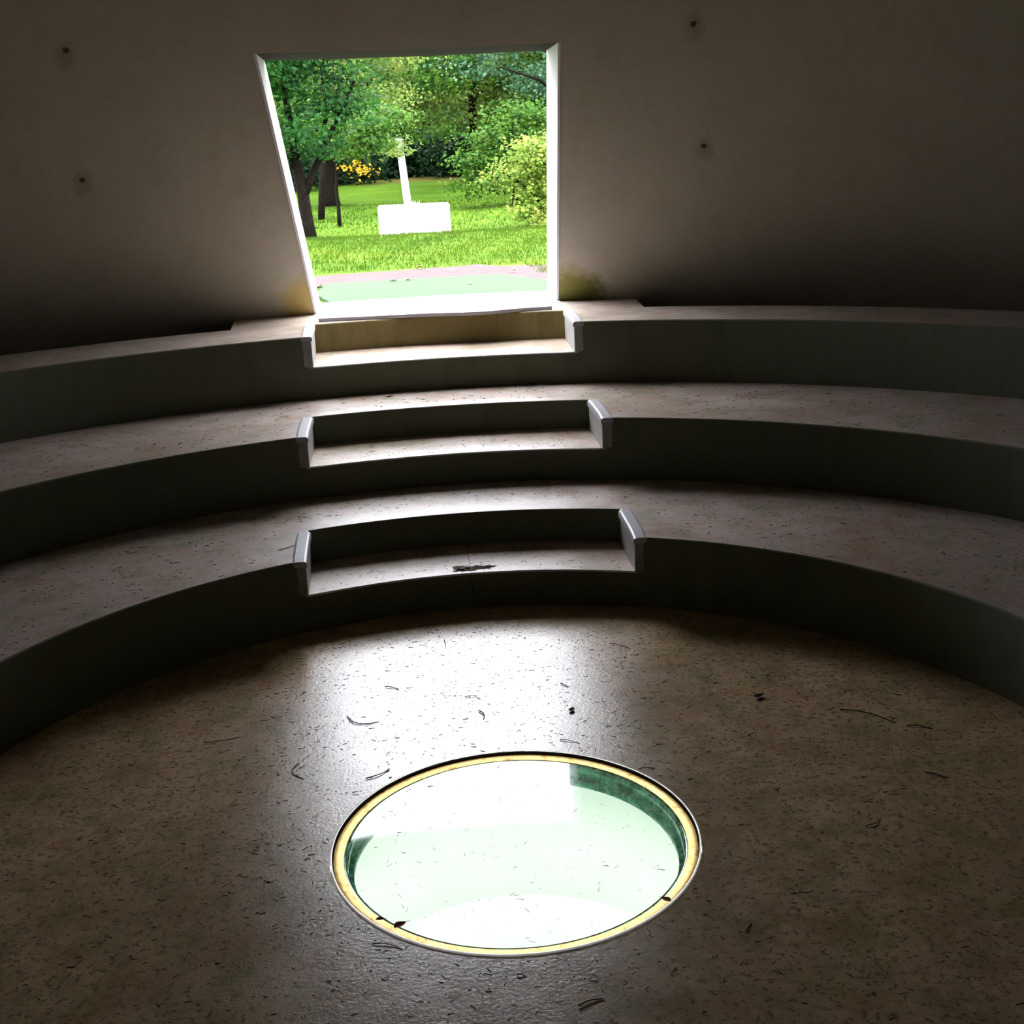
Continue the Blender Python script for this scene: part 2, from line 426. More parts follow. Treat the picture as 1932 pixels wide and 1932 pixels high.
    if seam:
        b = MB(); x = R * math.sin(seam[0]); b.box((x - 0.004, R + 0.004, z0), (x + 0.004, R + d - 0.01, zs - 0.003)); build(b, 'joint_filler', MAT['dark'])
    # thin cheek plates either side of the notch with a rounded cap
    for s in (-1, 1):
        A = Vector(pol(R, s * tA, 0)); Bp = Vector(pol(R + d, s * tB, 0)); dr = (Bp - A).normalized(); nx = Vector((s * dr.y, -s * dr.x, 0))
        if nx.x * s < 0: nx = -nx
        L = (Bp - A).length
        def P(u, v, z): q = A + dr * u + nx * v; return (q.x, q.y, z)
        u0, u1 = -0.014, L - 0.05; v0, v1 = -0.012, 0.052
        b = MB()
        v = [P(u0, v0, zs + .002), P(u1, v0, zs + .002), P(u1, v1, zs + .002), P(u0, v1, zs + .002), P(u0, v0, z1 - 0.01), P(u1, v0, z1 - 0.01), P(u1, v1, z1 - 0.01), P(u0, v1, z1 - 0.01)]
        b.add(v, [(0, 3, 2, 1), (4, 5, 6, 7), (0, 1, 5, 4), (1, 2, 6, 5), (2, 3, 7, 6), (3, 0, 4, 7)])
        ck = build(b, 'cheek', MAT['cheek'], bevel=0.005)
        b = MB(); nseg = 8; lo = []; hi = []
        c0, c1, e0, e1 = u0 - 0.006, u1 + 0.012, v0 - 0.008, v1 + 0.006
        rows = []
        for k in range(nseg + 1):
            u = c0 + (c1 - c0) * k / nseg; dz = -0.014 * max(0, 1 - k / 2.5) ** 2 - 0.008 * max(0, (k - nseg + 1.5) / 1.5) ** 2
            zt = z1 + 0.016 + dz
            rows.append([P(u, e0, z1 - 0.03), P(u, e0, zt - 0.014), P(u, e0 + 0.004, zt - 0.005), P(u, e0 + 0.014, zt), P(u, e1 - 0.014, zt), P(u, e1 - 0.004, zt - 0.005), P(u, e1, zt - 0.014), P(u, e1, z1 - 0.03)])
        for a_, c_ in zip(rows, rows[1:]): b.strip(a_, c_, True, smooth=False)
        b.add(rows[0], [tuple(range(8))]); b.add(rows[-1], [tuple(range(8))])
        cp = build(b, 'cap', MAT['cap']); cp.parent = ck
    return root
tier('terrace_tier', 'lowest and smallest ring tier, bordering the round floor', R1, R2, 0.0, H1, S1, 0.516, 0.893, 0.906, [0.0])
tier('terrace_tier', 'middle ring tier of damp concrete between the lowest and top tiers', R2, R3, H1, H2, S2, 0.578, 0.931, 0.935, [])
tier('terrace_tier', 'topmost ring tier just below the doorway and leaning wall', R3, R4, H2, H3, S3, 0.66, 0.947, 0.966, [], bridge=True)

# trench bottom behind the top tier
b = MB(); b.strip(ring_pts(R4 - 0.02, H3 - 0.85), ring_pts(7.0, H3 - 0.85), True)
tag(b.build('floor_trench', MAT['riser']), kind='structure')

# ------------------------------------------------------------------ leaning cone wall with doorway
def shell(off, zt_door, zlo):
    zs = [zlo] + [H3 + (zt_door - H3) * k / 10 for k in range(11)]
    nA = 120; nD = 12
    rows = []; door_lo = []
    for z in zs:
        r = cone_r(z) + off
        tl, tr = math.asin(jamb_x(-1, z) / r), math.asin(jamb_x(1, z) / r)
        rows.append([pol(r, tr + (2 * PI + tl - tr) * k / nA, z) for k in range(nA + 1)])
    b = MB()
    for a_, c_ in zip(rows, rows[1:]): b.strip(a_, c_, smooth=True)
    def full(z, r):
        tl, tr = (math.asin(max(-.999, min(.999, jamb_x(s, zt_door) / (cone_r(zt_door) + off)))) for s in (-1, 1))
        aa = [tr + (2 * PI + tl - tr) * k / nA for k in range(nA + 1)]; bb = [tl + (tr - tl) * k / nD for k in range(1, nD)]
        return [pol(r, t, z) for t in aa + bb]
    zz = [zt_door, 3.5, 4.2, 5.0, 6.0, 7.0, 7.8, 8.3]
    prev = full(zt_door, cone_r(zt_door) + off)
    for z in zz[1:]:
        cur = full(z, cone_r(z) + off); b.strip(prev, cur, True, smooth=True); prev = cur
    zt = zz[-1]; c = (0, 0, zt + 0.15)
    b.add(prev + [c], [(i, (i + 1) % len(prev), len(prev)) for i in range(len(prev))])
    # wall below the sill, under the doorway
    zb = [zlo, H3 - 0.002]
    p0, p1 = ([pol(cone_r(z) + off, t, z) for t in [math.asin(jamb_x(-1, H3) / (cone_r(z) + off)) + (math.asin(jamb_x(1, H3) / (cone_r(z) + off)) - math.asin(jamb_x(-1, H3) / (cone_r(z) + off))) * k / 8 for k in range(9)]] for z in zb)
    b.strip(p0, p1)
    return b
b = shell(0, ZT_IN, H3 - 0.9)
wall = b.build('wall_round', MAT['wall']); tag(wall, kind='structure')
b = shell(TH, ZT_OUT, H3 - 0.9)
o = b.build('wall_round_outside', MAT['outer']); tag(o, kind='structure')
# small dark plugged holes of the formwork
def hole(x, y, z):
    th = math.atan2(x, y); n_in = Vector((-math.sin(th) * 0.795, -math.cos(th) * 0.795, -0.606))
    c = Vector(pol(cone_r(z), th, z)) + n_in * 0.004
    a = n_in.orthogonal().normalized(); bb = n_in.cross(a)
    b = MB(); n = 12
    rim = [c + (a * math.cos(2 * PI * k / n) + bb * math.sin(2 * PI * k / n)) * 0.018 for k in range(n)]
    rin = [c - n_in * 0.001 + (a * math.cos(2 * PI * k / n) + bb * math.sin(2 * PI * k / n)) * 0.012 for k in range(n)]
    out = [p - n_in * 0.01 for p in rim]
    b.strip(out, rim, True); b.strip(rim, rin, True); b.add(rin, [tuple(range(n))])
    return b.build('tie_hole', MAT['plug'], wall)
for p in ((-2.193, 4.097, 3.132), (-2.344, 4.669, 2.373), (1.711, 4.288, 3.166), (1.917, 4.827, 2.411)): hole(*p)

# doorway lining
door = empty('door_1', (0, 6.08, H3)); tag(door, kind='structure')
for s in (-1, 1):
    b = MB(); zs = [H3 + (ZT_OUT - H3) * k / 8 for k in range(9)]
    rows = {}
    for off, key in ((-0.004, 'i'), (TH + 0.004, 'o')):
        for dx, k2 in ((0.0, 'a'), (0.018, 'b')):
            row = []
            for z in zs:
                zz = min(z, ZT_IN + (ZT_OUT - ZT_IN) * (0 if key == 'i' else 1)); r = cone_r(zz) + off; x = jamb_x(s, zz) - s * dx + (s * 0.02 * (1 if key == 'o' else 0))
                row.append((x, math.sqrt(r * r - x * x), zz))
            rows[key + k2] = row
    b.strip(rows['ib'], rows['ob']); b.strip(rows['ia'], rows['ib']); b.strip(rows['oa'], rows['ob'])
    o = b.build('jamb', MAT['jamb']); o.data.transform(Matrix.Translation((0, -6.08, -H3))); o.parent = door
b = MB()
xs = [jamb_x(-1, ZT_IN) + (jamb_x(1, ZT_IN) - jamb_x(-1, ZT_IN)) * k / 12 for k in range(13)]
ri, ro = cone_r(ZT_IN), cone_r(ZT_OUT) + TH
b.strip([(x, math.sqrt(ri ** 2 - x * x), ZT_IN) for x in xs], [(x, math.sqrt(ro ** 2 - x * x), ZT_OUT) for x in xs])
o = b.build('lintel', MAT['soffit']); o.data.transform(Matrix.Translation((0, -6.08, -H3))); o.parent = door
# sill slab between the jambs
b = MB(); n = 12
xa = [jamb_x(-1, H3) + (jamb_x(1, H3) - jamb_x(-1, H3)) * k / n for k in range(n + 1)]
f1 = [(x, 5.872, H3 + 0.004) for x in xa]; k1 = [(x * 1.03, math.sqrt((CONE_R + TH + .01) ** 2 - x * x) - 0.0, H3 + 0.004) for x in xa]
f0 = [(p[0], p[1], H3 - 0.06) for p in f1]; k0 = [(p[0], p[1], H3 - 0.2) for p in k1]
b.strip(f1, k1); b.strip(f0, f1); b.strip(k1, k0)
o = b.build('sill', MAT['white']); o.data.transform(Matrix.Translation((0, -6.08, -H3))); o.parent = door

# thin white slab with a slightly wavy front edge, lying inside the sill
b = MB(); n = 28; top = []; bot = []
for k in range(n + 1):
    x = -0.925 + 1.80 * k / n
    y = 5.46 - 0.13 * math.exp(-((x - 0.30) / 0.30) ** 2) + 0.02 * math.sin(x * 5)
    top.append((x, y, H3 + 0.028)); bot.append((x, y + 0.003, H3 + 0.001))
kt = [(p[0], 5.866, H3 + 0.026) for p in top]; kb = [(p[0], 5.866, H3 + 0.001) for p in top]
b.strip(bot, top); b.strip(top, kt); b.strip(kt, kb); b.strip(kb, bot)
b.add([bot[0], top[0], kt[0], kb[0]], [(0, 1, 2, 3)]); b.add([bot[-1], top[-1], kt[-1], kb[-1]], [(3, 2, 1, 0)])
tag(b.build('threshold_slab', MAT['white']), 'thin white slab with wavy front edge lying inside the doorway sill', 'threshold')

# ------------------------------------------------------------------ round floor light (glass disc over a lit shaft)
g = empty('glass_floor_disc', (0, 0, 0)); tag(g, 'large round glowing glass disc set into the wet concrete floor', 'floor light')
def ann(b, r0, r1, z0, z1=None, n=128): b.strip(ring_pts(r0, z0, n), ring_pts(r1, z0 if z1 is None else z1, n), True, smooth=True)
b = MB(); ann(b, 0.676, 0.676, -0.001, 0.005); ann(b, 0.676, 0.6695, 0.005); ann(b, 0.6695, 0.6695, 0.005, -0.001); b.build('pale_lip', MAT['lip'], g)
b = MB(); ann(b, 0.6693, 0.662, -0.020); ann(b, 0.6693, 0.6693, -0.020, 0.004); b.build('recess', MAT['dark'], g)
b = MB(); ann(b, 0.664, 0.664, -0.020, -0.010); ann(b, 0.664, 0.628, -0.010); ann(b, 0.628, 0.628, -0.010, -0.020); b.build('bedding_ring', MAT['gasket'], g)
b = MB(); ann(b, 0.628, 0.616, -0.014, -0.014); ann(b, 0.616, 0.616, -0.014, -0.055)
b.build('seal', MAT['edge'], g)
b = MB(); rim = ring_pts(0.617, -0.012, 128); b.add(rim, [tuple(range(128))[::-1]]); b.build('glass_pane', MAT['glass'], g, merge=False)
b = MB(); ann(b, 0.614, 0.614, -0.03, -0.07); ann(b, 0.614, 0.596, -0.07); ann(b, 0.596, 0.596, -0.07, -0.10); b.build('glass_edge', MAT['edge'], g)
b = MB(); ann(b, 0.76, 0.76, -0.012, -0.75); ann(b, 0.76, 0.6775, -0.012)
fl = ring_pts(0.76, -0.75, 128); b.add(fl, [tuple(range(128))]); b.build('shaft', MAT['shaft'], g)
b = MB(); ann(b, 0.52, 0.52, -0.75, -0.60); fl = ring_pts(0.52, -0.60, 96); b.add(fl, [tuple(range(96))]); b.build('shaft_plinth', MAT['shaft'], g)
b = MB(); b.tube(ring_pts(0.690, -0.055, 64) + [pol(0.690, 0, -0.055)], 0.012, 8, cap=False); b.build('lamp_tube', MAT['tube'], g)

# ------------------------------------------------------------------ outdoors: ground
PROF = [(0, 1.19), (6.9, 1.185), (10.6, 1.15), (11.2, 1.175), (13, 1.205), (16, 1.237), (17.2, 1.19), (18.5, 1.0), (20, .93), (22, .93), (24, .95), (30, 1.04), (36, 1.24), (42, 1.575), (50, 1.95), (70, 3.2), (120, 6)]
def gz(x, y):
    z = np.interp(y, [p[0] for p in PROF], [p[1] for p in PROF])
    # hummock under the left trees, rising bank at the right
    z += 0.22 * math.exp(-((x + 3.0) / 1.6) ** 2 - ((y - 24) / 2.6) ** 2)
    z += 0.9 / (1 + math.exp(-(x - 4.6) * 1.6)) * max(0, min(1, (y - 19) / 5))
    z += 0.35 / (1 + math.exp((x + 6) * 1.2)) * max(0, min(1, (y - 19) / 8))
    return float(z)
rs = list(np.linspace(6.82, 24, 66)) + list(np.linspace(24.8, 48, 34)) + [52, 58, 66, 78, 95, 120]
ths = list(np.linspace(-PI, -0.7, 24)[:-1]) + list(np.linspace(-0.7, 0.7, 140)) + list(np.linspace(0.7, PI, 24)[1:])
b = MB(); rows = []
for r in rs:
    row = []
    for t in ths:
        x, y = r * math.sin(t), r * math.cos(t)
        row.append((x, y, gz(x, max(y, 0) if y > 0 else 0) + (0.012 * math.sin(x * 7 + y * 3) * math.sin(y * 5) if r > 7.5 else 0)))
    rows.append(row)
for a_, c_ in zip(rows, rows[1:]): b.strip(a_, c_, smooth=True)
o = b.build('lawn', MAT['lawn'], merge=False); tag(o, kind='structure')

# green mat just outside and the strip of reddish earth behind it
def patch(name, outline, dz, mat, thick):
    b = MB(); n = len(outline)
    top = [(x, y, gz(x, y) + dz) for x, y in outline]; bot = [(p[0], p[1], p[2] - thick) for p in top]
    c = (sum(p[0] for p in top) / n, sum(p[1] for p in top) / n, sum(p[2] for p in top) / n)
    b.add(top + [c], [(i, (i + 1) % n, n) for i in range(n)]); b.strip(bot, top, True)
    return b.build(name, mat)
def wob(pts, amp, step=0.12):
    out = []; n = len(pts)
    for i in range(n):
        a, c = Vector(pts[i]), Vector(pts[(i + 1) % n]); k = max(1, int((c - a).length / step))
        for j in range(k):
            p = a.lerp(c, j / k); out.append((p.x + random.uniform(-amp, amp), p.y + random.uniform(-amp, amp)))
    return out
o = patch('earth_path', wob([(-2.6, 9.15), (-0.2, 8.9), (1.0, 8.1), (1.7, 7.2), (3.4, 7.2), (3.2, 8.6), (1.8, 9.9), (0.6, 10.75), (-1.0, 10.45), (-2.6, 10.1)], 0.05), 0.016, MAT['path'], 0.02)
tag(o, kind='structure')
o = patch('turf_mat', wob([(-0.90, 6.95), (1.35, 6.93), (1.32, 7.7), (0.80, 9.15), (-1.06, 9.10), (-1.1, 8.0)], 0.012), 0.034, MAT['mat'], 0.03)
tag(o, 'pale green netted turf mat lying just outside the doorway', 'mat')

# grass blades
def blades(n, x0, x1, y0, y1, h, wd, name, label, skip=None):
    X = rng.uniform(x0, x1, n * 2); Y = rng.uniform(y0, y1, n * 2); keep = [i for i in range(len(X)) if not (skip and skip(X[i], Y[i]))][:n]
    V = []; Fc = []
    for i in keep:
        x, y = X[i], Y[i]; z = gz(x, y); a = random.uniform(0, PI); hh = h * random.uniform(0.5, 1.25); w_ = wd * random.uniform(.6, 1.2)
        dx, dy = math.cos(a) * w_, math.sin(a) * w_; lx, ly = random.uniform(-.5, .5) * hh, random.uniform(-.5, .5) * hh
        k = len(V); V += [(x - dx, y - dy, z - 0.005), (x + dx, y + dy, z - 0.005), (x + lx, y + ly, z + hh)]; Fc.append((k, k + 1, k + 2))
    me = bpy.data.meshes.new(name); me.from_pydata(V, [], Fc); o = link(name, me, MAT['grass'])
    return tag(o, label, 'grass', kind='stuff')
def on_hard(x, y):
    return (y < 10.75 and -2.4 < x and y > 9.0 - 0.1 * x and x < 1.2) or (-1.1 < x < 1.35 and y < 9.15) or (1.0 < x < 3.4 and 7.2 < y < 8.8)
blades(52000, -3.4, 4.6, 7.0, 17.6, 0.055, 0.006, 'grass', 'bright grass blades on the near bank behind the path', on_hard)
blades(26000, -5, 9, 17.6, 34, 0.06, 0.011, 'grass', 'lawn grass blades around and beyond the white block', lambda x, y: abs(x) < .75 and 18.4 < y < 19.2)

# white block, ragged clump, leaning white column
def prism(name, lo, hi, mat, bevel, parent=None):
    b = MB(); b.box(lo, hi); return b.build(name, mat, parent, bevel=bevel, seg=3)
o = prism('concrete_block', (-0.60, 18.5, 0.95), (0.695, 19.1, 1.632), MAT['block'], 0.03)
tag(o, 'low white rectangular block standing on the lawn outside', 'block')
b = MB()
for k in range(26):
    a = random.uniform(0, 2 * PI); c = Vector((0.02 + random.uniform(-.11, .14), 18.58 + random.uniform(-.05, .06), 1.634)); hh = random.uniform(.02, .085)
    d = Vector((math.cos(a), math.sin(a), 0)) * .022
    b.add([c - d, c + d, c + Vector((-d.y, d.x, 0)) , c + Vector((random.uniform(-.03, .03), 0, hh))], [(0, 1, 3), (1, 2, 3), (2, 0, 3), (0, 2, 1)])
o = b.build('flower_clump', MAT['pillar'], merge=False); tag(o, 'small ragged white clump lying on top of the white block', 'flowers')
col = empty('stone_column', (0.075, 30, gz(0.07, 30))); tag(col, 'slim pale column rising behind the white block among foliage', 'column')
b = MB(); z0 = 0.0; hgt = 2.98 - col.location.z
ring = lambda z, r: [(r * math.cos(2 * PI * k / 18) - 0.075 * z, r * math.sin(2 * PI * k / 18), z) for k in range(18)]
prof = [(0.0, .155), (.09, .155), (.1, .105), (hgt * .5, .1), (hgt - .12, .093)]
for (za, ra), (zc, rc) in zip(prof, prof[1:]): b.strip(ring(za, ra), ring(zc, rc), True, smooth=True)
b.build('shaft', MAT['pillar'], col)
b = MB(); pr2 = [(hgt - .12, .093), (hgt - .11, .118), (hgt - .03, .118), (hgt, .07)]
for (za, ra), (zc, rc) in zip(pr2, pr2[1:]): b.strip(ring(za, ra), ring(zc, rc), True)
b.add(ring(hgt, .07), [tuple(range(18))]); b.build('column_head', MAT['pillar'], col)

# ------------------------------------------------------------------ trees
def leaves_mesh(name, clumps, n, size, seed):
    """leaf sprays: folded pointed leaves scattered through ellipsoid clumps"""
    g_ = np.random.default_rng(seed)
    vol = np.array([c[3] * c[4] * c[5] for c in clumps]) ** 0.75; vol /= vol.sum()
    idx = g_.choice(len(clumps), n, p=vol); C = np.array(clumps)[idx]
    d = g_.normal(size=(n, 3)); d /= np.linalg.norm(d, axis=1)[:, None]
    rr = g_.uniform(0.45, 1.0, n) ** 0.5 * g_.uniform(0.85, 1.12, n)
    # gather leaves into small sprays so the crown reads as layered boughs
    k = 14; ns = n // k + 1
    spray = g_.integers(0, n, ns); si = np.repeat(np.arange(ns), k)[:n]
    ctr = C[spray][:, :3] + d[spray] * rr[spray][:, None] * C[spray][:, 3:6]
    p = ctr[si] + g_.normal(size=(n, 3)) * np.array([1, 1, 0.32]) * size * 2.1
    nrm = g_.normal(size=(n, 3)) * 0.55 + np.array([0, -0.25, 0.9]) + d[spray][si] * 0.5
    nrm /= np.linalg.norm(nrm, axis=1)[:, None]
    t = np.cross(nrm, g_.normal(size=(n, 3))); t /= np.linalg.norm(t, axis=1)[:, None]; s = np.cross(nrm, t)
    L = size * g_.uniform(0.6, 1.25, n)[:, None]
    a = p - t * L * .5; q = p + t * L * .5; l = p + s * L * .36 + nrm * L * .10; r = p - s * L * .36 + nrm * L * .10
    V = np.stack([a, l, q, r], 1).reshape(-1, 3)
    base = np.arange(n) * 4
    Fc = np.concatenate([np.stack([base, base + 1, base + 2], 1), np.stack([base, base + 2, base + 3], 1)])
    me = bpy.data.meshes.new(name); me.vertices.add(len(V)); me.vertices.foreach_set('co', V.ravel())
    me.loops.add(Fc.size); me.loops.foreach_set('vertex_index', Fc.ravel()); me.polygons.add(len(Fc))
    me.polygons.foreach_set('loop_start', np.arange(len(Fc)) * 3); me.polygons.foreach_set('loop_total', np.full(len(Fc), 3))
    me.update(); me.validate(); return me

def tree(name, base, label, cat, trunks, clumps, n, size, mat, seed, group=None, extra=None):
    x, y = base; z = gz(x, y) - 0.05
    root = empty(name, (x, y, z)); tag(root, label, cat, group)
    if trunks:
        b = MB()
        for pts, rad in trunks: b.tube(pts, rad, 8)
        b.build('trunk', MAT['bark'], root, merge=False)
    link('foliage', leaves_mesh(name + '_leaves', clumps, n, size, seed), MAT[mat], root)
    if extra: extra(root)
    return root
def crown(rx, ry, z0, z1, k, seed, r=0.9, cx=0, cy=0):
    g_ = random.Random(seed); out = []
    for _ in range(k):
        a = g_.uniform(0, 2 * PI); q = math.sqrt(g_.random()); z = g_.uniform(z0, z1); t = (z - z0) / max(.01, z1 - z0); f = math.sqrt(max(.12, 1 - (1.6 * t - .6) ** 2 * .75))
        out.append((cx + rx * q * f * math.cos(a), cy + ry * q * f * math.sin(a), z, r * g_.uniform(.7, 1.25), r * g_.uniform(.7, 1.25), r * g_.uniform(.45, .8)))
    return out

# the near tree at the left edge of the doorway, forked low
def limb_set(h, lean): return [([(0, 0, 0), (-.02, 0, .5), (-.05, 0, 1.0), (-.12, 0, 1.6), (-.2, 0, 2.6), (-.3, 0, h)], [.17, .12, .11, .09, .06, .03]),
                               ([(-.04, 0, .95), (.14, .05, 1.3), (.38, .1, 1.75), (.7, .1, 2.3), (1.1, 0, 3.0)], [.09, .075, .06, .045, .025]),
                               ([(-.1, 0, 1.4), (-.5, -.1, 1.9), (-1.0, -.2, 2.4)], [.06, .045, .02]), ([(.3, .1, 1.7), (.5, .3, 2.4), (.45, .5, 3.2)], [.05, .04, .02])]
tree('forked_tree', (-1.93, 19.6), 'nearest tree, dark forked trunk and deep green crown inside the left jamb', 'tree', limb_set(4.4, 0),
     crown(1.35, 1.5, 1.75, 5.4, 26, 3, .5, -.3, 0) + [(.45, 0, 2.6, .5, .5, .25), (.85, .1, 3.1, .5, .5, .3), (.2, 0, 1.75, .35, .35, .16), (-.75, 0, 1.9, .4, .4, .2), (1.0, 0, 2.35, .35, .4, .2), (0.75, 0, 3.7, .6, .5, .35), (.3, 0, 4.0, .7, .6, .4), (-.3, 0, 3.4, .7, .6, .4)], 15000, .105, 'leaf_deep', 11)
# thick trunk behind
tree('broad_tree', (-2.24, 34), 'thick dark trunk standing behind the forked tree, with a broad mid green crown', 'tree',
     [([(0, 0, 0), (0, 0, .4), (.02, 0, 1.3), (.02, 0, 2.4), (.3, 0, 4.0), (.2, 0, 6)], [.34, .26, .24, .22, .17, .08]), ([(.02, 0, 2.0), (-.6, 0, 3.2), (-1.3, 0, 4.6)], [.13, .1, .05]), ([(.05, 0, 2.3), (.9, 0, 3.1), (2.0, 0, 4.0)], [.12, .09, .04])],
     crown(3.4, 2.2, 2.2, 7.5, 32, 5, 1.0, .6, 0), 17000, .15, 'leaf_mid', 12)
def yellow(root):
    me = leaves_mesh('yellow_leaves', [(.55, -.3, 1.26, .20, .16, .07), (.42, -.3, 1.32, .1, .1, .04), (.68, -.3, 1.2, .1, .1, .04)], 90, .09, 77)
    o = link('yellow_spray', me, MAT['leaf_yellow'], root); tag(o, 'spray of orange yellow leaves', kind='stuff')
tree('sapling', (-1.555, 24), 'thin sapling stem with a spray of yellow leaves near the thick trunk', 'sapling',
     [([(0, 0, 0), (.01, 0, .4), (.0, 0, .9), (.05, 0, 1.3), (.3, 0, 2.0), (.5, 0, 2.8)], [.05, .042, .036, .03, .022, .012]), ([(.05, 0, 1.05), (.4, -.2, 1.25), (.6, -.3, 1.3)], [.018, .012, .006])],
     [(.1, 0, 1.75, .45, .4, .22), (.6, 0, 1.65, .4, .35, .2), (.4, 0, 2.2, .6, .5, .3), (.95, 0, 1.9, .45, .4, .22), (1.2, 0, 2.3, .5, .4, .25), (-.3, 0, 2.3, .5, .4, .3)], 3600, .095, 'leaf_mid', 13, extra=yellow)
# bough that hangs in front of the column
tree('drooping_tree', (-2.2, 28.2), 'loose pale crown drooping in front of the column top', 'tree',
     [([(0, 0, 0), (.1, 0, 1.0), (.3, 0, 2.2), (.9, 0, 3.6), (1.2, 0, 5)], [.09, .08, .07, .05, .02])],
     [(1.35, 0, 1.9, .55, .4, .25), (1.85, 0, 1.72, .35, .3, .18), (2.12, .5, 1.75, .16, .3, .22), (1.2, 0, 2.7, .8, .6, .4), (1.9, 0, 3.0, .8, .6, .4), (.6, 0, 3.6, 1.0, .8, .5), (2.0, 0, 4.0, .9, .7, .5), (.8, 0, 4.8, 1.1, .8, .5), (-.4, 0, 4.2, .9, .7, .5)], 9000, .10, 'leaf_pale', 14)
# right side: bright shrub, tree behind it, blue green tree higher up
tree('bright_shrub', (2.95, 22.2), 'bright yellow green shrub overhanging the lawn against the right jamb', 'shrub',
     [([(0, 0, 0), (-.2, 0, .5), (-.55, 0, .9), (-.95, -.1, 1.15)], [.05, .04, .03, .012]), ([(0, 0, 0), (.1, 0, .8), (.1, 0, 1.8)], [.06, .045, .02]), ([(-.1, 0, .3), (-.5, -.2, .45), (-.85, -.2, .75)], [.03, .02, .01])],
     [(-.95, 0, 1.0, .42, .4, .20), (-.6, 0, 1.25, .5, .45, .24), (-.2, 0, 1.5, .5, .5, .28), (.2, 0, 1.0, .7, .6, .45), (-.35, 0, .75, .45, .4, .22), (-.1, 0, 1.7, .45, .5, .25), (.6, 0, 1.4, .7, .6, .5), (-.4, -.2, .42, .4, .35, .18), (.1, -.3, .3, .6, .5, .28), (-.1, -.4, .15, .5, .4, .16)], 8600, .085, 'leaf_bright', 15)
tree('rounded_shrub', (3.0, 30), 'bushy green shrub spreading to the ground behind the bright shrub', 'shrub',
     [([(0, 0, 0), (0, 0, 1.2), (.2, 0, 2.4)], [.09, .07, .03])],
     [(-.9, 0, 1.2, .7, .6, .4), (-.3, 0, .75, .7, .6, .35), (.3, 0, 1.5, .9, .7, .6), (-.5, 0, 1.9, .7, .6, .4), (1.1, 0, .9, .9, .7, .6), (1.0, 0, 2.0, .9, .7, .6), (-1.3, 0, .6, .45, .4, .25), (.2, 0, 2.4, .7, .6, .4)], 9000, .12, 'leaf_mid', 16)
tree('blue_green_tree', (5.0, 33), 'tall blue green tree crown filling the upper right of the doorway', 'tree',
     [([(0, 0, 0), (0, 0, 2), (-.3, 0, 4), (-.8, 0, 6)], [.2, .17, .12, .05]), ([(0, 0, 2.1), (-1.0, -1, 2.75), (-2.2, -2.2, 3.05)], [.07, .045, .02])],
     crown(2.6, 1.8, 2.3, 7.0, 26, 8, .85, -.9, 0), 17000, .13, 'leaf_blue', 17)
tree('pale_tree', (2.6, 40), 'pale yellow green tree crown behind the column, upper middle', 'tree',
     [([(0, 0, 0), (0, 0, 2.5), (.2, 0, 5)], [.18, .15, .08])], crown(2.9, 1.8, 1.9, 7.5, 30, 9, .95, -.3, 0), 16000, .15, 'leaf_pale', 18)
# backdrop wood: four tree kinds, copied round the clearing
PR = {}
for i, (mt, sd) in enumerate((('leaf_mid', 31), ('leaf_pale', 32), ('leaf_blue', 33), ('leaf_deep', 34))):
    PR[mt] = leaves_mesh('wood_leaves', crown(3.2, 2.4, 1.8, 9.5, 54, sd, 1.3) + [(0, 0, 1.6, 1.8, 1.2, .8)], 34000, .19, sd)
    PR[mt].materials.append(MAT[mt])
b = MB(); b.tube([(0, 0, -.3), (0, 0, 1.5), (.1, 0, 4), (0, 0, 7)], [.24, .2, .14, .05], 8)
_tr = b.build('trunk', MAT['bark'], merge=False); trunk_me = _tr.data; bpy.data.objects.remove(_tr)
KIND = {'leaf_mid': 'mid green', 'leaf_pale': 'yellow green', 'leaf_blue': 'blue green', 'leaf_deep': 'deep green'}
WOOD = [(-8.5, 40, 'leaf_deep', .9), (-5.4, 45, 'leaf_mid', .95), (-1.9, 50, 'leaf_mid', 1.0), (1.3, 53, 'leaf_pale', 1.05), (4.6, 50, 'leaf_pale', 1.0), (8.0, 46, 'leaf_mid', 1.0), (8.6, 38, 'leaf_blue', .85), (-4.6, 56, 'leaf_pale', 1.1), (5.6, 43, 'leaf_mid', .8), (11.5, 44, 'leaf_deep', 1.0), (-11.5, 46, 'leaf_mid', 1.0), (3.4, 61, 'leaf_pale', 1.35), (8.2, 60, 'leaf_mid', 1.35)]
PLACE = ['farthest left', 'left of the thick trunk', 'behind the thick trunk', 'behind the column', 'right of the column', 'behind the rounded shrub', 'beside the blue green tree', 'far back on the left', 'low behind the shrubs', 'farthest right', 'outermost left', 'farthest back, closing the gap right of the column', 'farthest back on the right']
for (x, y, mt, sc), pl in zip(WOOD, PLACE):
    r_ = empty('wood_tree', (x, y, gz(x, y) - .1)); r_.scale = (sc,) * 3; r_.rotation_euler = (0, 0, random.uniform(0, 6))
    tag(r_, '%s woodland tree standing %s' % (KIND[mt], pl), 'tree', 'woodland trees closing the clearing')
    link('foliage', PR[mt], None, r_); link('trunk', trunk_me, None, r_)
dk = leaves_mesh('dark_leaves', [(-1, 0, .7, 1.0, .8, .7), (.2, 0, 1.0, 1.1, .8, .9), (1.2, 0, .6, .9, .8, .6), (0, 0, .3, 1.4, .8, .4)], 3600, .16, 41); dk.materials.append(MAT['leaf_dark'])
UND = [(-7.4, 38), (-5.2, 41), (-3.3, 43.5), (-1.2, 45.6), (.9, 46.4), (3.1, 45), (5.4, 41), (7.2, 38), (-9.5, 36)]
